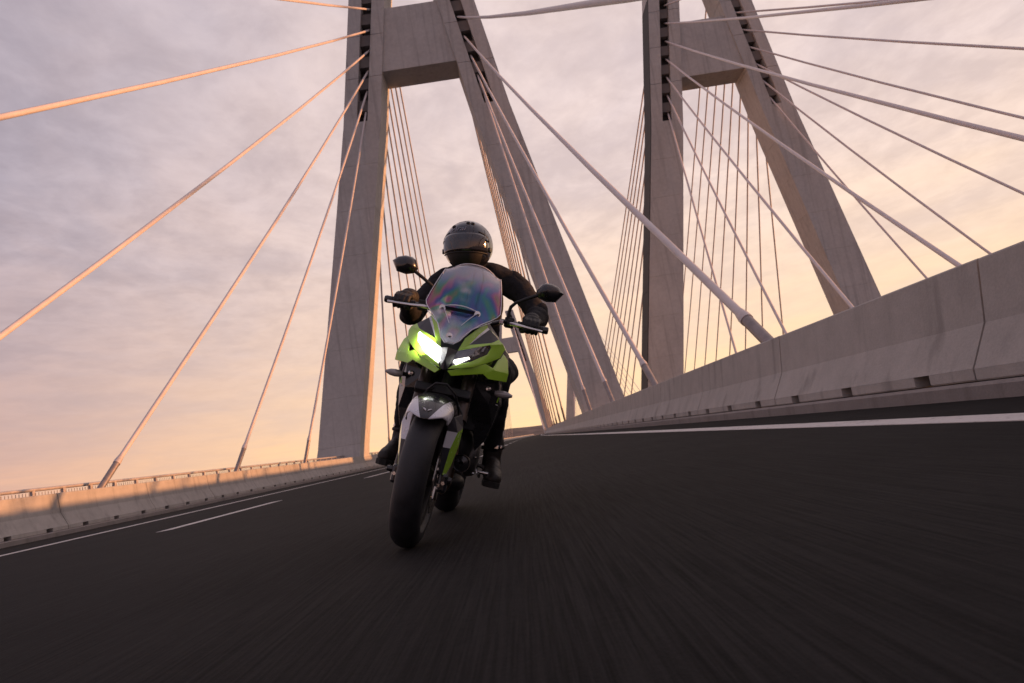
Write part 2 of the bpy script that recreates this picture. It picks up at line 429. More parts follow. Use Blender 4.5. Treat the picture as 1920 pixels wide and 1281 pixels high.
# concrete barriers: one thing each, segments as parts
SEG = 4.75
def segment_mesh(s):
    """s=+1: traffic face looks to -x (right barrier). origin: foot of the traffic face, on the kerb, start of the segment"""
    full = [(0.0, .115), (.02, .15), (.20, .50), (.275, 1.06), (.29, 1.075), (.47, 1.075), (.485, 1.06), (.485, .115)]
    g = .012; mb = MB()
    prof = [(s * x, z) for x, z in full]
    mb.loft([[(x, y, z) for x, z in prof] for y in (g, g + .012, SEG - g - .012, SEG - g)])
    # feet between the drainage openings
    cuts = [SEG * (k + .5) / 3 for k in range(3)]; a = g
    for c in cuts + [None]:
        b = c - .13 if c else SEG - g
        mb.loft([[(s * x, y, z) for x, z in ((.012, .006), (0, .02), (0, .114), (.485, .114), (.485, .006))] for y in (a, b)])
        a = c + .13 if c else 0
    mb.box((s * .41, SEG / 2, .06), (.1, SEG - .1, .107), None, 1)       # closes the openings at the back, their deep shade painted near black
    return mb
def barrier(x, s, label):
    root = tag(empty('concrete_barrier', (x, 0, gz(x) + .14)), label, 'barrier')
    me = None
    for k in range(-3, 118):
        y = 1.25 + k * SEG
        yaw = -math.atan2(bend(y + SEG) - bend(y), SEG)
        if me is None:
            o = segment_mesh(s).build('barrier_segment', [M['conc_barrier'], M['opening_shade']], root); me = o.data
        else: o = child('barrier_segment', me, root)
        o.location = (bend(y), y, 0); o.rotation_euler = (random.uniform(-1, 1) * .0006, random.uniform(-1, 1) * .004, yaw)
    return root
barrier(XR + .17, 1, 'grey precast concrete barrier along the right road edge rising towards the camera')
barrier(XL - .17, -1, 'concrete barrier along the left road edge, its top lit orange by the sun')

# railing behind the left barrier
def railing():
    x = -15.0; z0 = gz(XL) - .02; top = 1.42
    root = tag(empty('railing', (x, 0, z0)), 'metal railing with posts showing above the left barrier', 'railing')
    mb = MB(); mb.box((0, 0, top / 2), (.09, .12, top)); pm = None
    ys = [1.4 * k for k in range(-4, 150)]
    for y in ys:
        if pm is None: o = mb.build('post', M['rail'], root, bevel=.006); pm = o.data
        else: o = child('post', pm, root)
        o.location = (bend(y), y, 0)
    for nm, z, r in (('handrail', top + .03, .055), ('rail', top - .32, .03), ('rail', .35, .03)):
        mb = MB(); mb.loft([[(bend(y) + r * math.cos(a), y, z + r * math.sin(a)) for a in [k * PI / 4 for k in range(8)]] for y in YS if y < 330]); mb.build(nm, M['rail'], root, smooth=60)
    mb = MB(); y = ys[0]
    while y < 70:
        mb.box((bend(y), y, .87), (.016, .016, 1.0)); y += .14
    tag(mb.build('baluster', M['rail'], root), kind='stuff')
railing()

# river and far hills
mb = MB(); mb.add([(-16000, -6000, -42), (16000, -6000, -42), (16000, 20000, -42), (-16000, 20000, -42)], [(0, 1, 2, 3)])
tag(mb.build('river', M['water']), 'wide water far below the bridge', kind='structure')
def hills():
    n = 160; mb = MB(); loops = []
    rnd = random.Random(3)
    ph = [rnd.uniform(0, 6.28) for _ in range(6)]
    for k in range(n + 1):
        x = -4200 + 8400 * k / n
        h = 62 + 9 * math.sin(x / 400 + ph[0]) + 6 * math.sin(x / 170 + ph[1]) + 3 * math.sin(x / 70 + ph[2]) + 2 * math.sin(x / 33 + ph[3])
        h *= .55 + .45 * math.exp(-((x - 40) / 900) ** 2)
        loops.append([(x, 4300 - 300 * math.cos(x / 900), -44), (x, 4420, h * .35 - 30), (x, 4600, h * .8 - 22), (x + 20 * math.sin(x), 4800, h - 6), (x, 5300, -44)])
    mb.loft(loops, False, closed=False); o = mb.build('hills', M['hill'], smooth=180); tag(o, 'low hazy brown hills on the horizon', kind='structure')
hills()

# ------------------------------------------------------------------ pylons and stay cables
def half(z): return 11.55 - .195 * z if z < 29.5 else 5.80 - .160 * (z - 29.5)
Z_SLOT, Z_TOP = 29.9, 51.5
def pylon(xc, y0, label, dark_plates=False):
    root = tag(empty('bridge_pylon', (xc, y0, 0)), label, 'bridge pylon', 'concrete bridge pylons')
    D = 1.75                                                   # half depth along the road
    for s in (-1, 1):
        # lower leg: solid, with recessed lift joints
        mb = MB(); loops = []
        def rect(z, w, d, ins=0.0):
            c = s * half(z); w -= ins; d -= ins
            return [(c - w, -d, z), (c + w, -d, z), (c + w, d, z), (c - w, d, z)]
        def width(z): return 1.78 - .0042 * max(z, -5)
        z = -44.0; loops.append(rect(z, 2.2, 2.2)); loops.append(rect(-3, 2.0, 2.0))
        for zj in (1.9, 5.9, 9.9, 13.9, 17.9, 21.9, 25.9):
            loops += [rect(zj - .03, width(zj), D), rect(zj - .022, width(zj), D, .02), rect(zj + .022, width(zj), D, .02), rect(zj + .03, width(zj), D)]
        loops.append(rect(29.5, width(29.5), D)); loops.append(rect(Z_SLOT, width(Z_SLOT), D))
        mb.loft(loops); leg = mb.build('leg', M['conc_pylon'], root)
        # upper leg: two flanges and a set back web leave the anchor slots open, front and back
        sw, rec = .48, 1.0
        mb = MB()
        def prism(za, zb, x0, x1, d0, d1):
            mb.loft([[(s * half(z) + x, d, z) for x, d in ((x0, d0), (x1, d0), (x1, d1), (x0, d1))] for z in (za, zb)])
        for za, zb in ((Z_SLOT, 34.0), (34.04, 38.0), (38.04, 42.0), (42.04, 46), (46.04, 50.9)):
            w = width(Z_SLOT)
            prism(za, zb, -w, -sw, -D, D); prism(za, zb, sw, w, -D, D)
        prism(50.94, Z_TOP, -w, w, -D, D)
        mb.build('leg_head', M['conc_pylon'], leg)
        mb = MB(); prism(Z_SLOT + .002, 50.9, -sw + .002, sw - .002, -D + rec, D - rec); mb.build('slot_back', M['dark_tone'], leg)  # recess shade put into the web's colour: near black, not concrete
        if dark_plates and s < 0:                                     # near-black plates laid over the outer face to darken it
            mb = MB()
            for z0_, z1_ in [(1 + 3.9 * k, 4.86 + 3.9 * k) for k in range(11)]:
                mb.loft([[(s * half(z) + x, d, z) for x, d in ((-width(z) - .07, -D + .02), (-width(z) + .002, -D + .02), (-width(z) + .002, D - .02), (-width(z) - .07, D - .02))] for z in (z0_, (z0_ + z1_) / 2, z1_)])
            mb.build('outer_plate', M['dark_tone'], leg)
        rm = None
        for k in range(10):
            za = Z_SLOT + 1.55 + 2.07 * k
            if za > 50.6: break
            for yy in (-1, 1):
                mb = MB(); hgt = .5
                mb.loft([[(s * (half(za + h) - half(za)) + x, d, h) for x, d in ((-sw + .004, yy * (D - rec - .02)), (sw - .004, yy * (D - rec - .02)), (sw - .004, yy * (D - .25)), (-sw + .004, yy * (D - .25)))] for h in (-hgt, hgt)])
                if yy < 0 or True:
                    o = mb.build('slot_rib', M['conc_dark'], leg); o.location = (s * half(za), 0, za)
    zb, zt = 34.4, 40.5; mb = MB()
    for za, zc in ((zb, zt),):
        e = 1.60
        mb.loft([[(-half(z) + e, -1.55, z), (half(z) - e, -1.55, z), (half(z) - e, 1.55, z), (-half(z) + e, 1.55, z)] for z in (za, zc)])
    mb.build('cross_beam', M['conc_pylon'], root, bevel=.03)
    return root
NEAR_Y, RIGHT_Y, FAR_Y, FARR_Y = 58.8, 68.4, 275.0, 285.0
pylon(-3.9, NEAR_Y, 'near A-shaped concrete pylon straddling the road behind the motorcyclist')
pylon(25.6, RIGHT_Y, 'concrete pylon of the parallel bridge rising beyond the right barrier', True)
pylon(.6, FAR_Y, 'small distant pylon at the far end of the road, beside the rider')
pylon(31.8, FARR_Y, 'distant pylon mostly hidden behind the near right leg, one upright showing')

ORD = ['lowest', 'second lowest', 'third lowest', 'fourth lowest', 'fifth lowest', 'sixth lowest', 'seventh lowest', 'eighth lowest', 'ninth lowest']
def cables(xc, y0, tower, group, far=False, nf=9, nb=9, skip=(), right=False):
    for s in (-1, 1):
        for fb in (-1, 1):
            for k in range(nf if fb < 0 else nb):
                if (s, fb, k) in skip: continue
                za = 30.35 + 2.06 * k
                mouth = Vector((xc + s * (half(za) - .22), y0 + fb * 1.62, za - .05))
                if right: sp = (23.4, 33.9, 42.7, 51.1, 59.8, 69, 78.5, 88, 97.5) if s < 0 else (20.1, 29.5, 38.7, 48.2, 57.7, 66.3, 75.5, 85, 94.5)
                else: sp = (14.4, 25.5, 36.8, 47.9, 58.7, 68, 78.5, 89, 99.5) if s < 0 else (15.6, 27.3, 38.3, 48.8, 59.5, 69.2, 79, 89.5, 100)
                yd = y0 + fb * sp[k]
                z0 = gz(XL if s < 0 else XR) - .1
                bx = (xc + (3.9 if xc < -3 else 4.1)) + (bend(yd) - bend(y0)) + (4.86 if s > 0 else -14.32)
                bot = Vector((bx, yd, z0))
                top = bot + (mouth - bot) * (1 + .78 / abs(mouth.y - bot.y)); d = (top - bot); n = d.normalized()
                legn = ('left' if s < 0 else 'right') + ' leg'
                side_t = 'camera side' if fb < 0 else 'far side'
                root = tag(empty('stay_cable', bot), f'{ORD[k]} cable, {side_t}, {legn} of {tower}', 'stay cable', group)
                mb = MB(); q = [n * 3.1 + (d - n * 3.1) * t - Vector((0, 0, .35 * 4 * t * (1 - t))) for t in (0, .2, .4, .6, .8, 1)]
                mb.tube(q, .088 if not far else .08, 10 if not far else 6); mb.build('cable_sheath', M['cable'], root, smooth=60)
                mb = MB(); mb.tube([(0, 0, 0), n * 3.05], .112, 12); mb.build('anchor_sleeve', M['sleeve'], root, smooth=60)
                if not far:
                    mb = MB(); mb.tube([n * 3.0, n * 3.12, n * 3.35], [.125, .125, .09], 12); mb.build('collar', M['collar'], root, smooth=40)
cables(-3.9, NEAR_Y, 'the near pylon', 'stay cables of the near pylon')
cables(25.6, RIGHT_Y, "the right-hand bridge's pylon", 'stay cables of the parallel bridge', right=True)
cables(.6, FAR_Y, 'the small distant pylon', 'thin far stay cables', True)
cables(31.8, FARR_Y, 'the half hidden distant pylon', 'thin far stay cables of the parallel bridge', True)
M['fork'] = mat('fork_tube', (.075, .058, .05), .3, .7, .15, 14.)
M['fork'] = mat('fork_tube', (.075, .058, .05), .3, .7, .15, 14.)
M['fork'] = mat('fork_tube', (.075, .058, .05), .3, .7, .15, 14.)
M['fork'] = mat('fork_tube', (.075, .058, .05), .3, .7, .15, 14.)
M['fork'] = mat('fork_tube', (.075, .058, .05), .3, .7, .15, 14.)
M['fork'] = mat('fork_tube', (.075, .058, .05), .3, .7, .15, 14.)
M['fork'] = mat('fork_tube', (.075, .058, .05), .3, .7, .15, 14.)
# ------------------------------------------------------------------ motorcycle (x: rider's left, y: towards the tail, z: up; origin: front contact patch)
LEAN = 20.5
bike = tag(empty('motorcycle', (-.585, 3.1, -.0146 + .004), (0, R(LEAN), 0)),
           'lime green and black motorcycle leaning into a bend with one headlight lit', 'motorcycle')
def wheel(y, rc, rs, hw, sect):
    """rc: axle height, rs: outer radius, hw: half width of the tyre"""
    mb = MB(); mb.lathe([(-.06, .012), (-.06, .035), (-.045, .05), (.045, .05), (.06, .035), (.06, .012)], 'x')
    w = mb.build('wheel', M['rim'], bike, smooth=40); w.location = (0, y, rc)
    # tyre: round crown, side walls to the bead, shallow rain grooves as real cuts
    prof = []; crown = rs - hw * .95
    for k in range(-11, 12):
        a = k / 11 * R(103)
        prof.append((hw * math.sin(a), crown + hw * .95 * math.cos(a)))
    rb = .228
    prof += [(hw * .80, rb + .012), (hw * .66, rb - .006), (-hw * .66, rb - .006), (-hw * .80, rb + .012)]
    mb = MB(); mb.lathe(prof, 'x', n=96); t = mb.build('tyre', M['rubber'], w, smooth=50)
    mb = MB(); e = hw * .70
    mb.lathe([(-e, .236), (-e, .222), (-e * .8, .205), (-e * .3, .196), (e * .3, .196), (e * .8, .205), (e, .222), (e, .236), (e - .008, .236), (e * .7, .214), (-e * .7, .214), (-e + .008, .236)], 'x', n=72)
    for k in range(5):
        for da, xo in ((-.16, .012), (.16, -.012)):
            a = 2 * PI * k / 5 + .3
            p0 = (xo * .6, .045 * math.cos(a), .045 * math.sin(a)); p1 = (xo, .13 * math.cos(a + da * .8), .13 * math.sin(a + da * .8)); p2 = (xo, .203 * math.cos(a + da), .203 * math.sin(a + da))
            mb.tube([p0, p1, p2], [.020, .013, .015], 8)
    mb.build('rim', M['rim'], w, smooth=40)
    return w
def brake_disc(w, x, r):
    mb = MB(); n = 60; L = []
    for side in (-.0025, .0025):
        for rr in (r, r * .72):
            L.append([(x + side, (rr + (.005 * math.cos(10 * 2 * PI * k / n) if rr == r else 0)) * math.cos(2 * PI * k / n), (rr + (.005 * math.cos(10 * 2 * PI * k / n) if rr == r else 0)) * math.sin(2 * PI * k / n)) for k in range(n)])
    a, b, c, d = L; mb.loft([a, c, d, b, a], cap=False)
    for k in range(5):
        q = 2 * PI * k / 5; mb.tube([(x, .06 * math.cos(q), .06 * math.sin(q)), (x, r * .74 * math.cos(q + .2), r * .74 * math.sin(q + .2))], .008, 6)
    mb.build('brake_disc', M['disc'], w, smooth=40)
fw = wheel(0, .32, .32, .066, 0); brake_disc(fw, .078, .155); brake_disc(fw, -.078, .155)
rw = wheel(1.51, .33, .334, .088, 0); brake_disc(rw, -.085, .12)

# front fender: arc shell in facets, dark centre with silver cheeks
def fender():
    half_prof = [(.0, .028), (.018, .0278), (.034, .0262), (.050, .0228), (.066, .0165), (.080, .008), (.090, -.004), (.096, -.020), (.099, -.038), (.099, -.058)]
    def dip(x):
        for (x0, d0), (x1, d1) in zip(half_prof, half_prof[1:]):
            if x <= x1 + 1e-6: return d0 + (d1 - d0) * (x - x0) / (x1 - x0)
    angs = [42, 45, 49, 54, 60, 66, 73, 80, 88, 96, 105, 114, 123, 132, 141, 150, 157]
    mb = MB(); rows = []
    for i, a in enumerate(angs):
        t = max(0., 1 - i / 5); k = 1 - .10 * t * t; w = min(.018 + .009 * i, .078)
        hp = [(w * f, dip(w * f)) for f in (0, .35, .7, 1)] + [(w + (.0955 - w) * f, dip(w + (.0955 - w) * f)) for f in (.2, .4, .6, .8, 1)] + [(.098, -.028), (.099, -.044), (.099, -.058)]
        row = []
        for x, dr in [(-x, d) for x, d in hp[:0:-1]] + hp:
            e = abs(x) / .099; aa = R(a + t * e * e * 11); rr = .342 + dr           # pointed lip: the middle reaches further forward
            row.append((x * k, -rr * math.cos(aa), .32 + rr * math.sin(aa)))
        rows.append(row)
    n = len(rows[0]); mid = n // 2
    for row in rows: mb.v += row
    for i in range(len(rows) - 1):
        for j in range(n - 1):
            mb.f.append((i * n + j, i * n + j + 1, (i + 1) * n + j + 1, (i + 1) * n + j))
            c = abs(j + .5 - mid); mb.m.append(1 if 3 < c < 10 and i < 6 else 0)
    o = mb.build('front_fender', [M['black_gloss'], M['silver']], bike, smooth=40); solidify(o, .004)
    # chevron emblem on the lip
    mb = MB(); a = R(50); r = .342 + .0285
    def P(u, v): aa = a + v / r; return (u, -r * math.cos(aa), .32 + r * math.sin(aa))
    for s in (-1, 1):
        q = [P(s * .004, -.006), P(s * .020, .008), P(s * .014, .009), P(s * .005, .002)]
        q2 = [(x, y - .003, z + .003) for x, y, z in q]; mb.loft([q, q2])
    mb.build('emblem', M['white'], o)
    return o
fender()
def fork_guard(s):
    """silver front face, green flank, dark foot"""
    T = [(.084, -.075, .535), (.128, -.04, .535), (.140, .05, .56)]
    Mm = [(.082, -.085, .462), (.112, -.06, .462), (.138, .035, .47)]
    B = [(.086, -.070, .35), (.100, -.05, .34), (.116, .02, .345)]
    top = [(.080, -.085, .595), (.102, -.06, .60), (.125, .04, .62)]
    vs = []
    for row in (top, T, Mm, B): vs += [(s * x, y, z) for x, y, z in row]
    fs = []; ms = []
    for i in range(3):
        for j in range(2):
            q = (i * 3 + j, i * 3 + j + 1, i * 3 + j + 4, i * 3 + j + 3); fs.append(q)
            ms.append((0 if (i < 2 if s < 0 else i == 1) else 2) if j == 0 else (1 if i > 0 else 2))
    mb = MB(); mb.v, mb.f, mb.m = vs, fs, ms
    o = mb.build('fork_guard', [M['silver'], M['green'], M['dark_panel']], bike); solidify(o, .005, -1 if s > 0 else -1)
    b = o.modifiers.new('b', 'BEVEL'); b.width = .003; b.segments = 2; b.limit_method = 'ANGLE'
for s in (-1, 1):
    fork_guard(s)
    mb = MB(); mb.tube([(s * .105, .005, .30), (s * .105, .16, .63)], .026, 16); mb.tube([(s * .105, .14, .60), (s * .105, .36, 1.06)], .033, 16)
    mb.tube([(s * .105, .135, .585), (s * .105, .15, .615)], .037, 16)
    mb.build('fork_leg', M['fork'], bike, smooth=40)
    mb = MB(); mb.box((s * .105, .0, .305), (.042, .065, .085)); mb.box((s * .092, .10, .36), (.05, .055, .12), (R(-20), 0, 0))
    c = mb.build('brake_caliper', M['black_gloss'], bike, bevel=.012)
    for dz, yy in ((.02, -.041), (-.02, -.041)):
        mb = MB(); mb.lathe([(-.006, .001), (-.006, .008), (.004, .008), (.004, .001)], 'y', (s * (.10 + dz * .5), yy, .30 + dz * .3), 10); mb.build('bolt', M['steel'], c)
    mb = MB(); mb.lathe([(-.02, .001), (-.02, .012), (.0, .016), (.008, .014), (.008, .001)], 'x', (s * .133, 0, .32), 16); mb.build('axle_cap', M['black_gloss'], bike, smooth=40)
mb = MB(); mb.box((0, .165, .70), (.27, .09, .045), (R(-25), 0, 0)); mb.box((0, .335, 1.04), (.27, .09, .035), (R(-25), 0, 0)); mb.tube([(0, .26, .70), (0, .42, 1.04)], .035, 16)
mb.build('triple_clamp', M['black_plastic'], bike, bevel=.008)
mb = MB()
for s in (-1, 1):
    mb.tube([(s * .09, .08, .36), (s * .125, .05, .48), (s * .12, .07, .62), (s * .06, .10, .705), (s * .02, .16, .73)], .0055, 8)
mb.tube([(-.06, .05, .70), (-.02, .0, .735), (.03, -.01, .738), (.075, .04, .70), (.10, .12, .62)], .0055, 8)
mb.build('brake_hose', M['black_plastic'], bike, smooth=60)

# ---- front fairing with its blades and cheeks
A_ = (.040, .04, .903); B_ = (.058, .08, .972); C_ = (.090, .13, 1.022); D_ = (.130, .19, 1.080); D2 = (.141, .20, 1.060)
E_ = (.111, .15, 1.010); F_ = (.080, .09, .944); G_ = (.152, .205, 1.052); H_ = (.204, .215, 1.013); I_ = (.180, .168, .985)
J_ = (.230, .225, .997); K_ = (.243, .245, .976); L_ = (.230, .205, .926); M_ = (.184, .145, .886); N_ = (.120, .065, .842); O_ = (.018, -.01, .806)
l3 = (.173, .152, .971); l4 = (.181, .163, .962); l5 = (.170, .14, .923); l6 = (.105, .058, .864); l7 = (.032, .012, .827); l8 = (.027, .015, .842)
l2 = (.090, .072, .928)
def fairing():
    mb = MB()
    back = {'h': (.205, .60, 1.03), 'k': (.255, .62, .99), 'l': (.245, .60, .90), 'd': (.15, .42, 1.09), 'g': (.18, .55, 1.07)}
    rearD = (.135, .34, 1.10)
    faces = [((A_, B_, E_, F_), 0), ((B_, C_, E_), 0), ((C_, D_, D2, E_), 0), ((F_, E_, D2, G_), 2), ((F_, G_, I_), 1), ((G_, H_, I_), 1),
             ((A_, F_, I_, l3, l2), 0), ((I_, H_, J_, l3), 0), ((l3, J_, K_, l4), 0), ((l4, K_, L_, l5), 0), ((l5, L_, M_, l6), 0), ((l6, M_, N_), 0), ((l6, N_, O_, l7), 0),
             ((D_, rearD, back['g'], G_, D2), 1), ((G_, back['g'], back['h'], H_), 0), ((H_, back['h'], back['k'], J_), 0), ((J_, back['k'], K_), 0), ((K_, back['k'], back['l'], L_), 1)]
    for s in (-1, 1):
        for f, m in faces:
            f = [(s * x, y, z) for x, y, z in f]
            mb.add(f, [tuple(range(len(f)))], m)
    o = mb.build('front_fairing', [M['green'], M['dark_panel'], M['silver']], bike, fix=False)
    bm = bmesh.new(); bm.from_mesh(o.data); bmesh.ops.remove_doubles(bm, verts=bm.verts, dist=.0008); bmesh.ops.recalc_face_normals(bm, faces=bm.faces)
    bm.to_mesh(o.data); bm.free()
    solidify(o, .005, 0); b = o.modifiers.new('b', 'BEVEL'); b.width = .004; b.segments = 3; b.limit_method = 'ANGLE'; b.angle_limit = R(22); shade(o, 38)
    # dark nose between the lamps
    mb = MB(); q = [(0, -.015, .905), A_, l8, O_, (-.018, -.01, .806), tuple([-l8[0], *l8[1:]]), tuple([-A_[0], *A_[1:]])]
    mid = (0, -.035, .85); vs = q + [mid, (0, -.02, .80)]
    fs = [(0, 1, 7), (1, 2, 7), (2, 3, 7), (3, 8, 7), (8, 4, 7), (4, 5, 7), (5, 6, 7), (6, 0, 7)]
    mb.add(vs, fs); n = mb.build('nose_panel', M['dark_panel'], bike); solidify(n, .006, -1)
    return o
fairing()
def headlight(s, lit):
    lens = [A_, l2, l3, l4, l5, l6, l7, l8]
    def pt(p, dy=0, k=1.0, c=(.10, .075, .90)):
        return (s * (c[0] + (p[0] - c[0]) * k), c[1] + (p[1] - c[1]) * k + dy, c[2] + (p[2] - c[2]) * k)
    # bowl: outline -> deeper floor
    mb = MB(); n = len(lens)
    a = [pt(p, .004) for p in lens]; b = [pt(p, .05, .82) for p in lens]
    mb.add(a + b, [(i, (i + 1) % n, n + (i + 1) % n, n + i) for i in range(n)] + [tuple(range(n, 2 * n))])
    h = mb.build('headlight', M['lit_bowl'] if lit else M['reflector'], bike); 
    h['label'] = 'lit headlight, glaring white' if lit else 'unlit headlight with white daylight strip'
    # projector and divider inside
    mb = MB(); mb.lathe([(-.02, .001), (-.018, .015), (-.008, .024), (.02, .03), (.035, .03), (.035, .001)], 'y', (s * .115, .085 + (.0 if lit else .03), .912), 24)
    mb.build('projector', M['lit'] if lit else M['black_gloss'], h, smooth=60)
    mb = MB(); d = [(.034, .010, .846), (.036, .012, .857), (.096, .046, .886), (.103, .05, .879), (.048, .014, .835)]
    mb.loft([[(s * x, y, z) for x, y, z in d], [(s * x, y + .012, z) for x, y, z in d]]); mb.build('daylight_strip', M['lit'] if lit else M['drl'], h)
    if not lit:
        mb = MB(); d = [(.040, .034, .895), (.088, .064, .918), (.168, .140, .963), (.165, .14, .952), (.09, .07, .895), (.045, .035, .872)]
        mb.loft([[(s * x, y + .006, z) for x, y, z in d], [(s * x, y + .03, z) for x, y, z in d]]); mb.build('lamp_shroud', M['dark_panel'], h)
        mb = MB(); d = [(.152, .128, .958), (.158, .133, .958), (.150, .122, .930), (.141, .115, .930)]
        mb.loft([[(s * x, y, z) for x, y, z in d], [(s * x, y + .006, z) for x, y, z in d]]); mb.build('lamp_glint', M['white'], h)  # white sliver painted as a reflection inside the lamp
    mb = MB(); cen = pt((.10, .055, .90)); vs = [pt(p, -.002, .99) for p in lens]; mb.add(vs + [cen], [(i, (i + 1) % n, n) for i in range(n)])
    o = mb.build('lens', M['lens'], h); shade(o, 180)
headlight(1, False); headlight(-1, True)
def chin(s):
    W1 = (.174, .13, .876); W2 = (.208, .18, .868); W3 = (.196, .16, .812); W4 = (.170, .13, .829); W5 = (.234, .25, .957); W6 = (.263, .28, .932); W7 = (.282, .27, .864); W8 = (.281, .26, .823); W9 = (.221, .18, .858)
    A = (.020, -.005, .799); Bq = (.038, .01, .782); back = [(.262, .60, .95), (.268, .55, .86), (.262, .5, .82)]
    mb = MB()
    for f in ((A, W1, W4, Bq), (W1, W2, W9, W3, W4), (W2, W5, W6, W7, W9), (W9, W7, W8, W3), (W5, back[0], W6), (W6, back[0], back[1], W7), (W7, back[1], back[2], W8),
              (A, Bq, (.03, .10, .80), (.018, .09, .815)), (Bq, W4, (.15, .20, .83), (.03, .10, .80)), (W4, W3, W8, back[2], (.15, .20, .83))):
        f = [(s * x, y, z) for x, y, z in f]; mb.add(f, [tuple(range(len(f)))])
    o = mb.build('chin_fairing', M['green'], bike, fix=False)
    bm = bmesh.new(); bm.from_mesh(o.data); bmesh.ops.remove_doubles(bm, verts=bm.verts, dist=.0008); bmesh.ops.recalc_face_normals(bm, faces=bm.faces); bm.to_mesh(o.data); bm.free()
    solidify(o, .005, 0); b = o.modifiers.new('b', 'BEVEL'); b.width = .004; b.segments = 3; b.limit_method = 'ANGLE'; b.angle_limit = R(20); shade(o, 16)
for s in (-1, 1): chin(s)
def shroud(s):
    P1 = (.120, .30, .79); P2 = (.235, .34, .845); P3 = (.262, .42, .72); P4 = (.245, .44, .60); P5 = (.222, .46, .51); P6 = (.185, .46, .455); P7 = (.150, .38, .605); P8 = (.118, .31, .715)
    Q = [(.245, .72, .86), (.262, .74, .72), (.24, .70, .60), (.215, .66, .50)]
    Mid = (.215, .33, .70)
    mb = MB()
    for f in ((P1, P2, Mid), (P2, P3, Mid), (P3, P4, Mid), (P4, P7, Mid), (P7, P8, Mid), (P8, P1, Mid), (P4, P5, P6, P7), (P2, Q[0], Q[1], P3), (P3, Q[1], Q[2], P4), (P4, Q[2], Q[3], P5)):
        f = [(s * x, y, z) for x, y, z in f]; mb.add(f, [tuple(range(len(f)))])
    o = mb.build('radiator_shroud', M['black_gloss'], bike, fix=False)
    bm = bmesh.new(); bm.from_mesh(o.data); bmesh.ops.remove_doubles(bm, verts=bm.verts, dist=.0008); bmesh.ops.recalc_face_normals(bm, faces=bm.faces); bm.to_mesh(o.data); bm.free()
    solidify(o, .005, 0); b = o.modifiers.new('b', 'BEVEL'); b.width = .003; b.segments = 2; b.limit_method = 'ANGLE'; b.angle_limit = R(20)
    mb = MB(); mb.loft([[(s * .236, .345, .832), (s * .259, .395, .765), (s * .262, .395, .765), (s * .24, .345, .835)], [(s * .236, .34, .832), (s * .259, .39, .765), (s * .262, .39, .765), (s * .24, .34, .835)]]); mb.build('edge_highlight', M['silver'], o)  # highlight along the shroud edge, modelled as a silver strip
    mb = MB(); mb.box((s * .244, .388, .735), (.030, .004, .030), (0, R(8 * s), R(35 * s)), 0); mb.box((s * .2445, .389, .708), (.032, .004, .004), (0, R(8 * s), R(35 * s)), 1); mb.build('side_decal', [M['green'], M['white']], o)
    mb = MB(); mb.lathe([(-.008, .001), (-.006, .012), (.004, .014), (.004, .001)], 'y', (s * .20, .315, .775), 14); mb.build('bolt', M['steel'], o, smooth=50)
    # indicator on a short stalk
    mb = MB(); mb.tube([(s * .20, .33, .765), (s * .245, .31, .762)], .011, 10); ind = mb.build('indicator', M['black_plastic'], bike, smooth=60)
    L = []
    for t, r in ((.235, .010), (.25, .017), (.275, .0195), (.30, .0165), (.325, .006)):
        L.append([(s * t, .305 + r * 1.1 * math.cos(k * PI / 6), .760 + r * math.sin(k * PI / 6)) for k in range(12)])
    mb = MB(); mb.loft(L); mb.build('indicator_lens', M['amber'], ind, smooth=60)
for s in (-1, 1): shroud(s)
mb = MB(); mb.box((0, .42, .70), (.33, .03, .30), (R(-8), 0, 0)); rad = mb.build('radiator', M['radiator'], bike, bevel=.006)
mb = MB()
for k in range(13): mb.box((0, .398 + .0035 * k - .006, .585 + .0195 * k), (.30, .006, .003), (R(-8), 0, 0))
tag(mb.build('radiator_fin', M['alloy'], rad), kind='stuff')
mb = MB(); mb.lathe([(-.02, .012), (-.016, .030), (-.014, .036), (-.02, .041), (-.02, .045), (.03, .045), (.035, .02), (.035, .001), (-.006, .001)], 'y', (.142, .335, .388), 28); mb.build('horn', M['black_gloss'], bike, smooth=40)

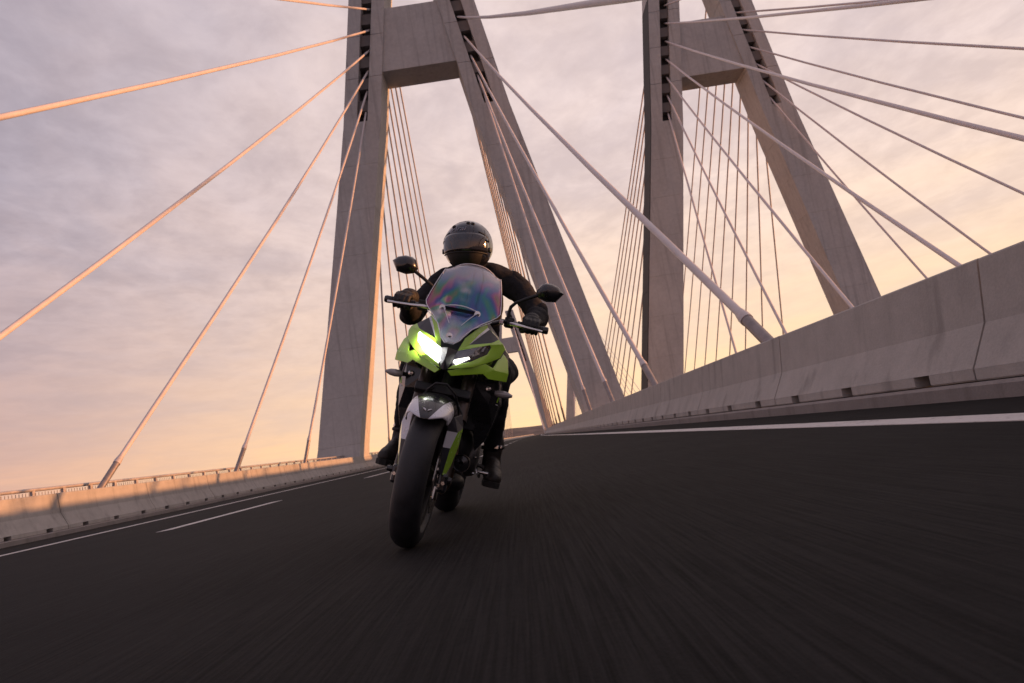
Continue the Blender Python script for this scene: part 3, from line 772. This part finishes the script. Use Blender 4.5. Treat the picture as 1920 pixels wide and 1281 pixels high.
# ---- windscreen
def screen():
    rows = [(.925, .010, .020), (.950, .026, .046), (.985, .052, .062), (1.020, .080, .084), (1.060, .115, .118), (1.100, .150, .160), (1.122, .168, .179), (1.146, .186, .190), (1.20, .225, .182), (1.26, .268, .170), (1.31, .304, .158), (1.345, .330, .148)]
    U = [-1, -.9, -.75, -.6, -.45, -.30, -.15, 0, .15, .30, .45, .6, .75, .9, 1]
    P = []
    def yy(x, yc): return yc + 1.9 * x * x
    for z, yc, w in rows: P.append([(u * w - .004, yy(u * w, yc), z) for u in U])
    for k, (zt, f) in enumerate(((.030, .97), (.052, .88))):
        P.append([(u * .148 * f - .004, yy(u * .148 * f, .330 + zt * .72), 1.345 + zt * (1 - abs(u) ** 2.6)) for u in U])
    n = len(U); vs = [p for r_ in P for p in r_]; fs = []
    slot_rows = (5, ); slot_cols = (5, 6, 7, 8)
    for i in range(len(P) - 1):
        for j in range(n - 1):
            if i in slot_rows and 4 <= j <= 9: continue
            fs.append((i * n + j, i * n + j + 1, (i + 1) * n + j + 1, (i + 1) * n + j))
    mb = MB(); mb.add(vs, fs); o = mb.build('windscreen', M['screen'], bike, smooth=180); solidify(o, .004, 0)
    # bright cut edge all round, lip of the vent, raised lines
    def ridge(pts, r, name='screen_edge'):
        mb = MB(); mb.tube([(x, y - .003, z) for x, y, z in pts], r, 6); return mb.build(name, M['screen_edge'], o, smooth=60)
    outline = [r_[0] for r_ in P] + P[-1][1:] + [r_[-1] for r_ in P[::-1]][1:]
    ridge(outline, .0022)
    top = [P[6][j] for j in range(4, 11)]
    arc = [(x, y - .004, z + .012 * (1 - ((k - 3) / 3) ** 2)) for k, (x, y, z) in enumerate(top)]
    lip = [P[5][4]] + arc + [P[5][10]]
    ridge(lip, .0028, 'vent_lip')
    for s in (-1, 1):
        def q(x, z, yc): return (s * x - .004, yy(x, yc), z)
        ridge([q(.082, 1.112, .155), q(.058, 1.075, .125), q(.030, 1.03, .088)], .0016, 'moulded_line')
        ridge([q(.160, 1.085, .135), q(.085, 1.022, .082), q(.045, .950, .03)], .0020, 'moulded_line')
    for x, z, yc in ((-.094, 1.110, .158), (.082, 1.110, .158), (-.012, .962, .036)):
        mb = MB(); mb.lathe([(-.008, .001), (-.006, .008), (-.002, .0105), (-.002, .015), (.004, .015), (.004, .001)], 'y', (x, yy(x, yc) - .004, z), 18); mb.build('screen_bolt', M['steel'], o, smooth=50)
screen()
# dark duct and instruments behind the screen
mb = MB(); mb.loft([[(-.085, .19, 1.10), (.075, .19, 1.10), (.08, .21, 1.155), (-.09, .21, 1.155)], [(-.10, .40, 1.14), (.10, .40, 1.14), (.10, .36, 1.24), (-.10, .36, 1.24)]]); d = mb.build('instrument_panel', M['black_plastic'], bike, bevel=.008)
mb = MB(); mb.box((0, .405, 1.19), (.17, .008, .085), (R(-22), 0, 0)); mb.build('display', M['mirror'], d)
mb = MB()
for s in (-1, 1): mb.tube([(s * .09, .20, 1.10), (s * .09, .24, 1.02), (s * .05, .30, .95), (0, .36, .90)], .010, 8)
mb.loft([[(-.10, .10, .86), (.10, .10, .86), (.12, .16, .96), (-.12, .16, .96)], [(-.14, .42, .84), (.14, .42, .84), (.12, .36, 1.08), (-.12, .36, 1.08)]])
mb.build('fairing_stay', M['black_plastic'], bike, bevel=.004)

# ---- handlebar and controls
hb = [(-.447, .635, 1.172), (-.285, .615, 1.172), (-.21, .58, 1.168), (-.10, .47, 1.10), (-.04, .44, 1.09), (.04, .44, 1.09), (.10, .47, 1.10), (.21, .58, 1.168), (.285, .615, 1.172), (.447, .635, 1.172)]
hbx = -.026
mb = MB(); mb.tube([(x + hbx, y, z) for x, y, z in hb], .0125, 12); bar = mb.build('handlebar', M['black_gloss'], bike, smooth=60)
for s in (-1, 1):
    mb = MB(); mb.tube([(s * .29 + hbx, .617, 1.172), (s * .432 + hbx, .633, 1.172)], .019, 14)
    for k in range(12): mb.lathe([(-.0025, .019), (0, .0207), (.0025, .019)], 'x', (s * (.30 + .011 * k) + hbx, .618 + .0011 * k, 1.172), 14, closed=False)
    mb.build('grip', M['rubber'], bar, smooth=40)
    mb = MB(); mb.lathe([(-.018, .001), (-.018, .017), (-.008, .021), (.012, .021), (.018, .015), (.018, .001)], 'x', (s * .447 + hbx, .635, 1.172), 16); mb.build('bar_end', M['black_gloss'], bar, smooth=40)
    # lever: flattened blade with a ball end
    mb = MB(); mb.tube([(s * .215, .555, 1.158), (s * .26, .535, 1.155), (s * .32, .545, 1.152), (s * .40, .552, 1.149), (s * .43 + hbx, .556, 1.148)], [.011, .010, .008, .007, .0085], 10, flat=.55, side=(0, 0, 1)); mb.build('lever', M['steel'], bar, smooth=60)
    mb = MB(); mb.box((s * .245 + hbx, .605, 1.17), (.05, .045, .055), (0, 0, R(-8 * s))); mb.box((s * .225, .575, 1.165), (.03, .06, .03)); mb.build('switch_block', M['black_plastic'], bar, bevel=.006)
mb = MB(); mb.lathe([(-.022, .001), (-.022, .026), (.018, .026), (.022, .022), (.022, .001)], 'z', (-.225, .56, 1.205), 20); mb.tube([(-.225, .56, 1.15), (-.225, .56, 1.19)], .012, 10); mb.build('fluid_reservoir', M['black_plastic'], bar, smooth=40)
mb = MB(); mb.box((.18, .55, 1.155), (.022, .03, .022)); mb.build('clutch_adjuster', M['steel'], bar, bevel=.003)
def mirror(s):
    out = [(.332, 1.360), (.350, 1.402), (.372, 1.416), (.412, 1.419), (.455, 1.405), (.482, 1.378), (.447, 1.325), (.392, 1.316), (.349, 1.328), (.335, 1.343)]
    cx, cz = .402, 1.368
    def loop(k, y, tilt=0): return [(s * (cx + (x - cx) * k), y + (x - cx) * .12, cz + (z - cz) * k) for x, z in out]
    mb = MB(); mb.loft([loop(.25, .505), loop(.62, .514), loop(.86, .530), loop(.98, .552), loop(1.0, .566), loop(.95, .574)])
    o = mb.build('mirror', M['black_gloss'], bike, smooth=38)
    mb = MB(); mb.loft([loop(.93, .575), loop(.93, .577)]); mb.build('mirror_glass', M['mirror'], o)
    mb = MB(); mb.tube([(s * .355, .545, 1.345), (s * .30, .56, 1.318), (s * .235, .575, 1.282), (s * .212, .585, 1.255), (s * .207, .59, 1.22), (s * .212, .595, 1.165)], [.010, .0095, .0095, .010, .0095, .010], 10); mb.build('mirror_stalk', M['black_plastic'], o, smooth=60)
for s in (-1, 1): mirror(s)

# ---- tank, seat, tail
def ring(y, w, z0, z1, n=16, p=2.6):
    L = []
    for k in range(n):
        a = 2 * PI * k / n; c, q = math.cos(a), math.sin(a)
        L.append((w * math.copysign(abs(c) ** (2 / p), c), y, (z0 + z1) / 2 + (z1 - z0) / 2 * math.copysign(abs(q) ** (2 / p), q)))
    return L
mb = MB(); mb.loft([ring(.50, .09, .92, 1.06), ring(.58, .15, .88, 1.12), ring(.72, .175, .86, 1.15), ring(.90, .165, .84, 1.12), ring(1.04, .11, .84, 1.02), ring(1.10, .08, .86, .97)]); o = mb.build('fuel_tank', M['green'], bike, smooth=180); subsurf(o)
mb = MB(); mb.loft([ring(1.0, .09, .87, .97), ring(1.15, .13, .85, .955), ring(1.38, .155, .85, .955), ring(1.52, .14, .88, 1.0), ring(1.80, .12, .92, 1.04), ring(1.92, .08, .95, 1.03)]); o = mb.build('seat', M['seat'], bike, smooth=180); subsurf(o)
mb = MB(); mb.loft([ring(1.05, .10, .72, .87), ring(1.3, .14, .74, .87), ring(1.6, .135, .80, .92), ring(1.9, .10, .87, .96), ring(2.02, .05, .92, .97)]); o = mb.build('tail_fairing', M['black_gloss'], bike, smooth=180); subsurf(o)
# ---- frame and engine
mb = MB()
for s in (-1, 1):
    mb.tube([(s * .04, .38, 1.0), (s * .13, .62, .90), (s * .16, .95, .70), (s * .14, 1.02, .50)], .02, 10)
    mb.tube([(s * .04, .34, .84), (s * .13, .62, .70), (s * .15, .95, .55)], .017, 10)
    mb.tube([(s * .13, .62, .90), (s * .13, .62, .70)], .014, 8)
    mb.tube([(s * .14, 1.0, .66), (s * .12, 1.4, .82), (s * .10, 1.8, .90)], .015, 8)
mb.build('frame', M['black_plastic'], bike, smooth=60)
mb = MB(); mb.loft([ring(.44, .12, .42, .54), ring(.50, .165, .31, .60), ring(.80, .17, .29, .58), ring(.92, .13, .34, .56)]); mb.loft([[(x, y, z) for x, y, z in L] for L in (ring(.46, .13, .52, .80), ring(.55, .15, .50, .84), ring(.70, .14, .52, .84))])
eng = mb.build('engine', M['black_plastic'], bike, smooth=50)
for s in (-1, 1):
    mb = MB(); mb.lathe([(0, .001), (.0, .03), (-.006, .04), (-.004, .075), (-.014, .088), (-.04, .095), (-.06, .095), (-.06, .001)], 'x', (0, 0, 0), 28)
    o = mb.build('engine_cover', M['alloy'], eng, smooth=45); o.location = (s * .205, .62, .42); o.scale = (s, 1.05, 1.15)
    for k in range(6):
        a = 2 * PI * k / 6; mb = MB(); mb.lathe([(-.01, .001), (-.01, .006), (.004, .006), (.004, .001)], 'x', (s * .196, .62 + .09 * math.cos(a), .42 + .098 * math.sin(a)), 8); mb.build('bolt', M['steel'], eng)
mb = MB()
for s in (-1, 1):
    mb.tube([(s * .06, .46, .66), (s * .075, .36, .60), (s * .092, .33, .50), (s * .098, .345, .38), (s * .09, .38, .27), (s * .06, .48, .225), (s * .03, .65, .22)], .021, 12)
mb.build('exhaust_header', M['bronze'], bike, smooth=60)
mb = MB(); mb.loft([ring(.86, .07, .21, .27), ring(.92, .11, .19, .28), ring(1.05, .13, .17, .29), ring(1.15, .08, .19, .27)]); mb.tube([(-.12, 1.02, .24), (-.17, 1.2, .27)], .04, 14); mb.build('silencer', M['black_plastic'], bike, smooth=50)
mb = MB()
for s in (-1, 1): mb.tube([(s * .13, .98, .47), (s * .135, 1.2, .42), (s * .115, 1.51, .33)], [.04, .034, .028], 10)
mb.build('swingarm', M['dark_panel'], bike, smooth=50)
mb = MB()
for k in range(34):   # chain run on the left
    t = k / 34; mb.box((.105, .95 + t * .56, .49 - t * .10), (.012, .014, .012)); mb.box((.105, .95 + t * .56, .40 - t * .13), (.012, .014, .012))
tag(mb.build('chain', M['steel'], bike), kind='stuff')
for s in (-1, 1):
    mb = MB(); mb.tube([(s * .17, 1.04, .36), (s * .30, 1.03, .345)], .013, 8); mb.box((s * .26, 1.03, .352), (.085, .035, .016)); mb.box((s * .165, 1.05, .42), (.02, .09, .16)); mb.build('foot_peg', M['alloy'], bike, bevel=.003)
mb = MB(); mb.tube([(.175, 1.0, .36), (.20, .95, .315), (.215, .86, .305), (.215, .80, .33)], .008, 8); mb.tube([(.205, .80, .335), (.265, .80, .335)], .011, 10); mb.build('gear_lever', M['steel'], bike, smooth=60)
mb = MB(); mb.tube([(-.175, 1.0, .36), (-.20, .92, .31), (-.215, .82, .33)], .008, 8); mb.box((-.235, .82, .335), (.05, .02, .014)); mb.build('brake_pedal', M['alloy'], bike, smooth=60)
mb = MB(); mb.loft([[(-.09, 1.25, .62), (.09, 1.25, .62), (.09, 1.25, .64), (-.09, 1.25, .64)], [(-.10, 1.5, .70), (.10, 1.5, .70), (.10, 1.5, .715), (-.10, 1.5, .715)], [(-.09, 1.75, .66), (.09, 1.75, .66), (.09, 1.75, .675), (-.09, 1.75, .675)]]); mb.build('rear_fender', M['black_plastic'], bike)
# beam of the lit lamp
sp = bpy.data.lights.new('headlight_beam', 'SPOT'); sp.energy = 12; sp.spot_size = R(70); sp.spot_blend = .8; sp.shadow_soft_size = .03; sp.color = (1, .95, .88)
so = bpy.data.objects.new('headlight_beam', sp); C.objects.link(so); so.parent = bike; so.location = (-.115, .02, .91); so.rotation_euler = (R(84), 0, 0)

# ------------------------------------------------------------------ rider (same axes as the motorcycle)
rider = tag(empty('person', bike.location, bike.rotation_euler), 'motorcycle rider in dark helmet and black clothes, both gloved hands on the handlebar', 'person')
mb = MB()
# trunk: hips, waist, chest, shoulders, neck
mb.capsule([(0, 1.40, 1.02), (-.01, 1.33, 1.14), (-.03, 1.24, 1.27), (-.05, 1.15, 1.38), (-.065, 1.08, 1.46)], [.165, .155, .165, .18, .15], 20, .70, (1, 0, 0))
mb.capsule([(-.25, 1.06, 1.425), (-.17, 1.06, 1.465), (-.07, 1.055, 1.485), (.05, 1.05, 1.50), (.145, 1.04, 1.49)], [.072, .088, .098, .092, .074], 16)
mb.capsule([(-.075, 1.06, 1.46), (-.10, .98, 1.55), (-.12, .93, 1.63)], [.085, .072, .08], 14)
# arms
mb.capsule([(.145, 1.05, 1.485), (.225, 1.01, 1.445), (.315, .955, 1.36), (.355, .935, 1.30)], [.080, .076, .066, .061], 14)
mb.capsule([(.355, .935, 1.30), (.362, .86, 1.268), (.352, .78, 1.235), (.342, .735, 1.215)], [.061, .067, .054, .045], 14)
mb.capsule([(-.245, 1.06, 1.42), (-.295, 1.02, 1.35), (-.355, .97, 1.24), (-.365, .94, 1.17)], [.078, .074, .066, .061], 14)
mb.capsule([(-.365, .94, 1.17), (-.37, .87, 1.145), (-.38, .78, 1.175), (-.388, .735, 1.20)], [.061, .072, .058, .045], 14)
# legs
for s in (-1, 1):
    hip = (s * .09, 1.38, .99); kx = .222 if s > 0 else .292
    mb.capsule([hip, (s * .16, 1.20, .97), (s * .23, 1.0, .93), (s * kx, .84, .885)], [.125, .105, .085, .072], 16)
    mb.capsule([(s * kx, .84, .885), (s * (kx + .004), .86, .80), (s * (kx + .01), .98, .62), (s * (kx + (.03 if s > 0 else .008)), 1.06, .47)], [.072, .066, .066, .050], 14)
body = mb.build('body', [M['jacket']], rider, smooth=180); skin(body, .011, 5, .5); wrinkle(body, .10, .026); wrinkle(body, .04, .006)
mb = MB(); mb.capsule([(-.105, .985, 1.525), (-.115, .96, 1.565)], [.088, .083], 20); col = mb.build('collar', M['jacket'], rider, smooth=180); skin(col, .009, 3)
# shoulder and elbow armour
for nm, pts, rr in (('shoulder_pad', [(.165, 1.03, 1.515), (.235, 1.0, 1.47)], [.052, .048]), ('shoulder_pad', [(-.25, 1.04, 1.455), (-.30, 1.01, 1.395)], [.052, .048]), ('elbow_pad', [(.372, .93, 1.34), (.385, .90, 1.275)], [.044, .044]), ('elbow_pad', [(-.395, .94, 1.21), (-.39, .90, 1.14)], [.044, .044])):
    mb = MB(); mb.capsule(pts, rr, 14); o = mb.build(nm, M['jacket'], rider, smooth=180); skin(o, .008, 3)
for s in (-1, 1):
    kx = .222 if s > 0 else .292
    mb = MB(); mb.capsule([(s * (kx + .01), .79, .92), (s * (kx + .016), .80, .83), (s * (kx + .018), .84, .75)], [.050, .050, .040], 14); o = mb.build('knee_pad', M['trousers'], rider, smooth=180); skin(o, .008, 3)
    # boot
    bx = s * (kx + (.052 if s > 0 else .025)); t = 4 * s
    mb = MB()
    kb = kx + (.03 if s > 0 else .008)
    mb.capsule([(s * kb, 1.065, .52), (s * (kb + .004), 1.075, .44), (s * (kb + .01), 1.085, .37)], [.062, .058, .056], 16)
    mb.capsule([(bx - s * .01, 1.12, .335), (bx, 1.05, .335), (bx + s * .012, .97, .325), (bx + s * .025, .895, .308)], [.050, .058, .056, .046], 16, .95, (1, 0, 0))
    mb.capsule([(bx, 1.04, .37), (bx + s * .01, .97, .345)], [.05, .045], 14)
    boot = mb.build('boot', M['boot'], rider, smooth=180); skin(boot, .006, 4); wrinkle(boot, .05, .008)
    mb = MB(); L0 = []; L1 = []
    sole = [(-.030, 1.165), (-.045, 1.12), (-.044, 1.03), (-.054, .94), (-.050, .875), (-.02, .842), (.02, .842), (.046, .875), (.052, .94), (.042, 1.03), (.042, 1.12), (.030, 1.165)]
    for z, k in ((.258, .94), (.262, 1), (.288, 1.0), (.292, .96)):
        mb_l = [(bx + s * .013 * 0 + (x * k) + s * .022 * (1.12 - y) / .28, y, z) for x, y in sole]; L0.append(mb_l)
    mb.loft(L0); mb.build('sole', M['sole'], boot, bevel=.003)
    mb = MB(); mb.tube([(s * kb + .066 * math.cos(a), 1.07 + .066 * math.sin(a), .478 + .012 * math.cos(a * s)) for a in [k * PI / 9 for k in range(19)]], .011, 8, flat=.5, side=(0, 0, 1)); st = mb.build('ankle_strap', M['glove'], boot, smooth=60)
    mb = MB(); mb.box((s * kb + .02, 1.004, .485), (.035, .012, .022)); mb.box((s * (kb + .05), 1.02, .49), (.012, .03, .018)); mb.build('buckle', M['steel'], st, bevel=.003)

# gloves: palm, four bent fingers and a thumb closed round the grip
def glove(s):
    gx, gy, gz_ = s * .366 + hbx, .626, 1.172
    mb = MB()
    mb.capsule([(s * .362 + hbx, .765, 1.228), (s * .364 + hbx, .725, 1.226), (s * .366 + hbx, .685, 1.224)], [.042, .043, .044], 14, .62, (1, 0, 0))   # wrist to palm
    mb.capsule([(s * .333 + hbx, .672, 1.218), (s * .403 + hbx, .680, 1.216)], [.024, .022], 12)                                                    # knuckle row
    for k, (dx, L) in enumerate(((-.036, .96), (-.012, 1.05), (.012, 1.0), (.035, .88))):
        x = gx + s * dx; r = .0125 if k < 3 else .0112
        pts = [(x, gy + .046, gz_ + .046), (x, gy + .012, gz_ + .041), (x, gy - .020 * L, gz_ + .026), (x, gy - .033 * L, gz_ + .002), (x, gy - .026 * L, gz_ - .022), (x, gy - .004, gz_ - .032), (x, gy + .012, gz_ - .026)]
        mb.capsule(pts, [r * 1.12, r * 1.1, r * 1.08, r, r * .98, r * .92, r * .82], 10)
    th = s * -.052
    mb.capsule([(gx + s * -.030, gy + .075, gz_ + .032), (gx + s * -.050, gy + .050, gz_ + .012), (gx + th, gy + .018, gz_ - .020), (gx + th + s * .008, gy - .010, gz_ - .034), (gx + th + s * .02, gy - .026, gz_ - .030)], [.020, .017, .014, .0125, .0105], 10)
    o = mb.build('glove', M['glove'], rider, smooth=180); skin(o, .0042, 2, .4)
    mb = MB(); mb.capsule([(s * .362 + hbx, .80, 1.232), (s * .363 + hbx, .745, 1.228)], [.056, .050], 16); c = mb.build('cuff', M['glove'], o, smooth=180); skin(c, .007, 3)
    for k in range(4):
        x = gx + s * (-.034 + .023 * k)
        mb = MB(); mb.lathe([(-.006, .0008), (-.004, .0065), (.003, .0085), (.003, .0008)], 'z', (x, gy + .030, gz_ + .0555), 10); b = mb.build('knuckle_stud', M['black_gloss'], o, smooth=60); b.rotation_euler = (0, 0, 0)
        b.scale = (1, 1, -1); b.location = (0, 0, 2 * (gz_ + .0555))
for s in (-1, 1): glove(s)

# helmet with visor, chin bar, vents
hm = empty('helmet', (-.132, .90, 1.63), (R(14), R(-11), R(-8)), rider)
def ell(az, el, k=1.0):
    """az: 0 = forward (-y), + = rider's left (x); el in degrees"""
    a, e = R(az), R(el); w, l, h = .148, .172, .150
    x = w * math.sin(a) * math.cos(e); y = -l * math.cos(a) * math.cos(e); z = h * math.sin(e)
    if e < 0:   # the lower half reaches down into a narrower chin bar
        t = -math.sin(e); z *= 1.02 + .10 * math.cos(a); x *= 1 + .10 * t * (1 - t); y *= 1 + (.26 * t * (1 - .35 * t) if math.cos(a) > 0 else .05 * t)
    return (x * k, y * k, z * k)
mb = MB(); els = [-58, -52, -46, -38, -30, -22, -14, -6, 2, 10, 18, 26, 34, 42, 50, 58, 66, 74, 82, 88]; azs = list(range(0, 360, 10))
vs = []; fs = []; ms = []
for e in els: vs += [ell(a, e) for a in azs]
n = len(azs)
for i in range(len(els) - 1):
    for j in range(n):
        az = azs[j] + 5; az = az - 360 if az > 180 else az; em = (els[i] + els[i + 1]) / 2
        fs.append((i * n + j, i * n + (j + 1) % n, (i + 1) * n + (j + 1) % n, (i + 1) * n + j)); ms.append(1 if abs(az) < 46 and em < -6 else 0)
fs.append(tuple((len(els) - 1) * n + j for j in range(n)))
ms.append(0)
mb.add(vs, fs); mb.m = ms
shell = mb.build('shell', [M['helmet'], M['black_plastic']], hm, smooth=180); solidify(shell, .012, -1); subsurf(shell)
mb = MB(); va = list(range(-66, 67, 6)); ve = [-12, -8, -2, 4, 10, 16, 22, 26]
vs = []; fs = []
for e in ve:
    for a in va:
        ee = e - (6 * (abs(a) / 66) ** 2 if e < 0 else 0) - (12 * (abs(a) / 66) ** 3 if e > 15 else 0)
        vs.append(ell(a, ee, 1.022))
for i in range(len(ve) - 1):
    for j in range(len(va) - 1): fs.append((i * len(va) + j, i * len(va) + j + 1, (i + 1) * len(va) + j + 1, (i + 1) * len(va) + j))
mb.add(vs, fs); vis = mb.build('visor', M['visor'], hm, smooth=180); solidify(vis, .004, -1)
for s in (-1, 1):
    p = Vector(ell(s * 72, -12, 1.03)); mb = MB(); mb.lathe([(-.006, .001), (-.005, .014), (.004, .017), (.004, .001)], 'x', (0, 0, 0), 20); o = mb.build('visor_pivot', M['black_gloss'], hm, smooth=50); o.location = p; o.rotation_euler = (0, 0, R(s * -18)); o.scale = (-s, 1, 1)
    pts = [Vector(ell(s * a, e, 1.012)) for a, e in ((70, 6), (64, 16), (54, 24), (42, 29))]; mb = MB(); mb.tube(pts, .0022, 6); mb.build('seam', M['black_plastic'], hm, smooth=60)
for a, e in ((-38, 46), (16, 58), (34, 55)):
    p = Vector(ell(a, e, 1.0)); nrm = p.normalized(); mb = MB(); mb.lathe([(-.004, .001), (.002, .007), (.004, .011), (-.004, .014), (-.008, .014)], 'z', (0, 0, 0), 16, closed=False); o = mb.build('vent', M['black_plastic'], hm, smooth=60); o.location = p; o.rotation_euler = nrm.to_track_quat('Z', 'Y').to_euler()
mb = MB(); mb.tube([ell(a, -15 - 6 * (abs(a) / 66) ** 2, 1.012) for a in range(-66, 67, 6)], .0035, 6); mb.build('eye_port_seal', M['black_plastic'], hm, smooth=60)
mb = MB()
for k in range(5): mb.loft([[ell(a, -40 - 3.2 * k + dz, kk) for a, dz, kk in ((-14 + k, 0, 1.0), (14 - k, 0, 1.0), (14 - k, 1.6, 1.012), (-14 + k, 1.6, 1.012))], [ell(a, -40 - 3.2 * k + dz, .985) for a, dz in ((-14 + k, 0), (14 - k, 0), (14 - k, 1.6), (-14 + k, 1.6))]])
mb.build('chin_vent', M['black_gloss'], hm)
# pale script on the brow
cu = bpy.data.curves.new('brow_script', 'FONT'); cu.body = 'Arai'; cu.size = .05; cu.extrude = .0006; cu.align_x = 'CENTER'; cu.align_y = 'CENTER'; cu.shear = .25
cu.materials.append(mat('faded_script', (.26, .26, .30), .4))
tmp = bpy.data.objects.new('tmp', cu); C.objects.link(tmp)
me = bpy.data.meshes.new_from_object(tmp.evaluated_get(bpy.context.evaluated_depsgraph_get())); bpy.data.objects.remove(tmp)
o = bpy.data.objects.new('brow_script', me); C.objects.link(o); o.parent = hm
for v in me.vertices:                     # wrap the print round the dome
    u, w_ = v.co.x, v.co.y; p = Vector(ell(-14 + u / .148 * 57.3 / math.cos(R(38)), 38 + w_ / .155 * 57.3, 1.0)); v.co = p + p.normalized() * (.0015 + max(0, v.co.z))
# head inside the helmet
mb = MB(); mb.capsule([(0, .01, -.06), (0, .0, .04)], [.078, .092], 18); o = mb.build('head', mat('skin', (.45, .28, .21), .5, 0, .1, 20.), hm, smooth=180); skin(o, .008, 2)
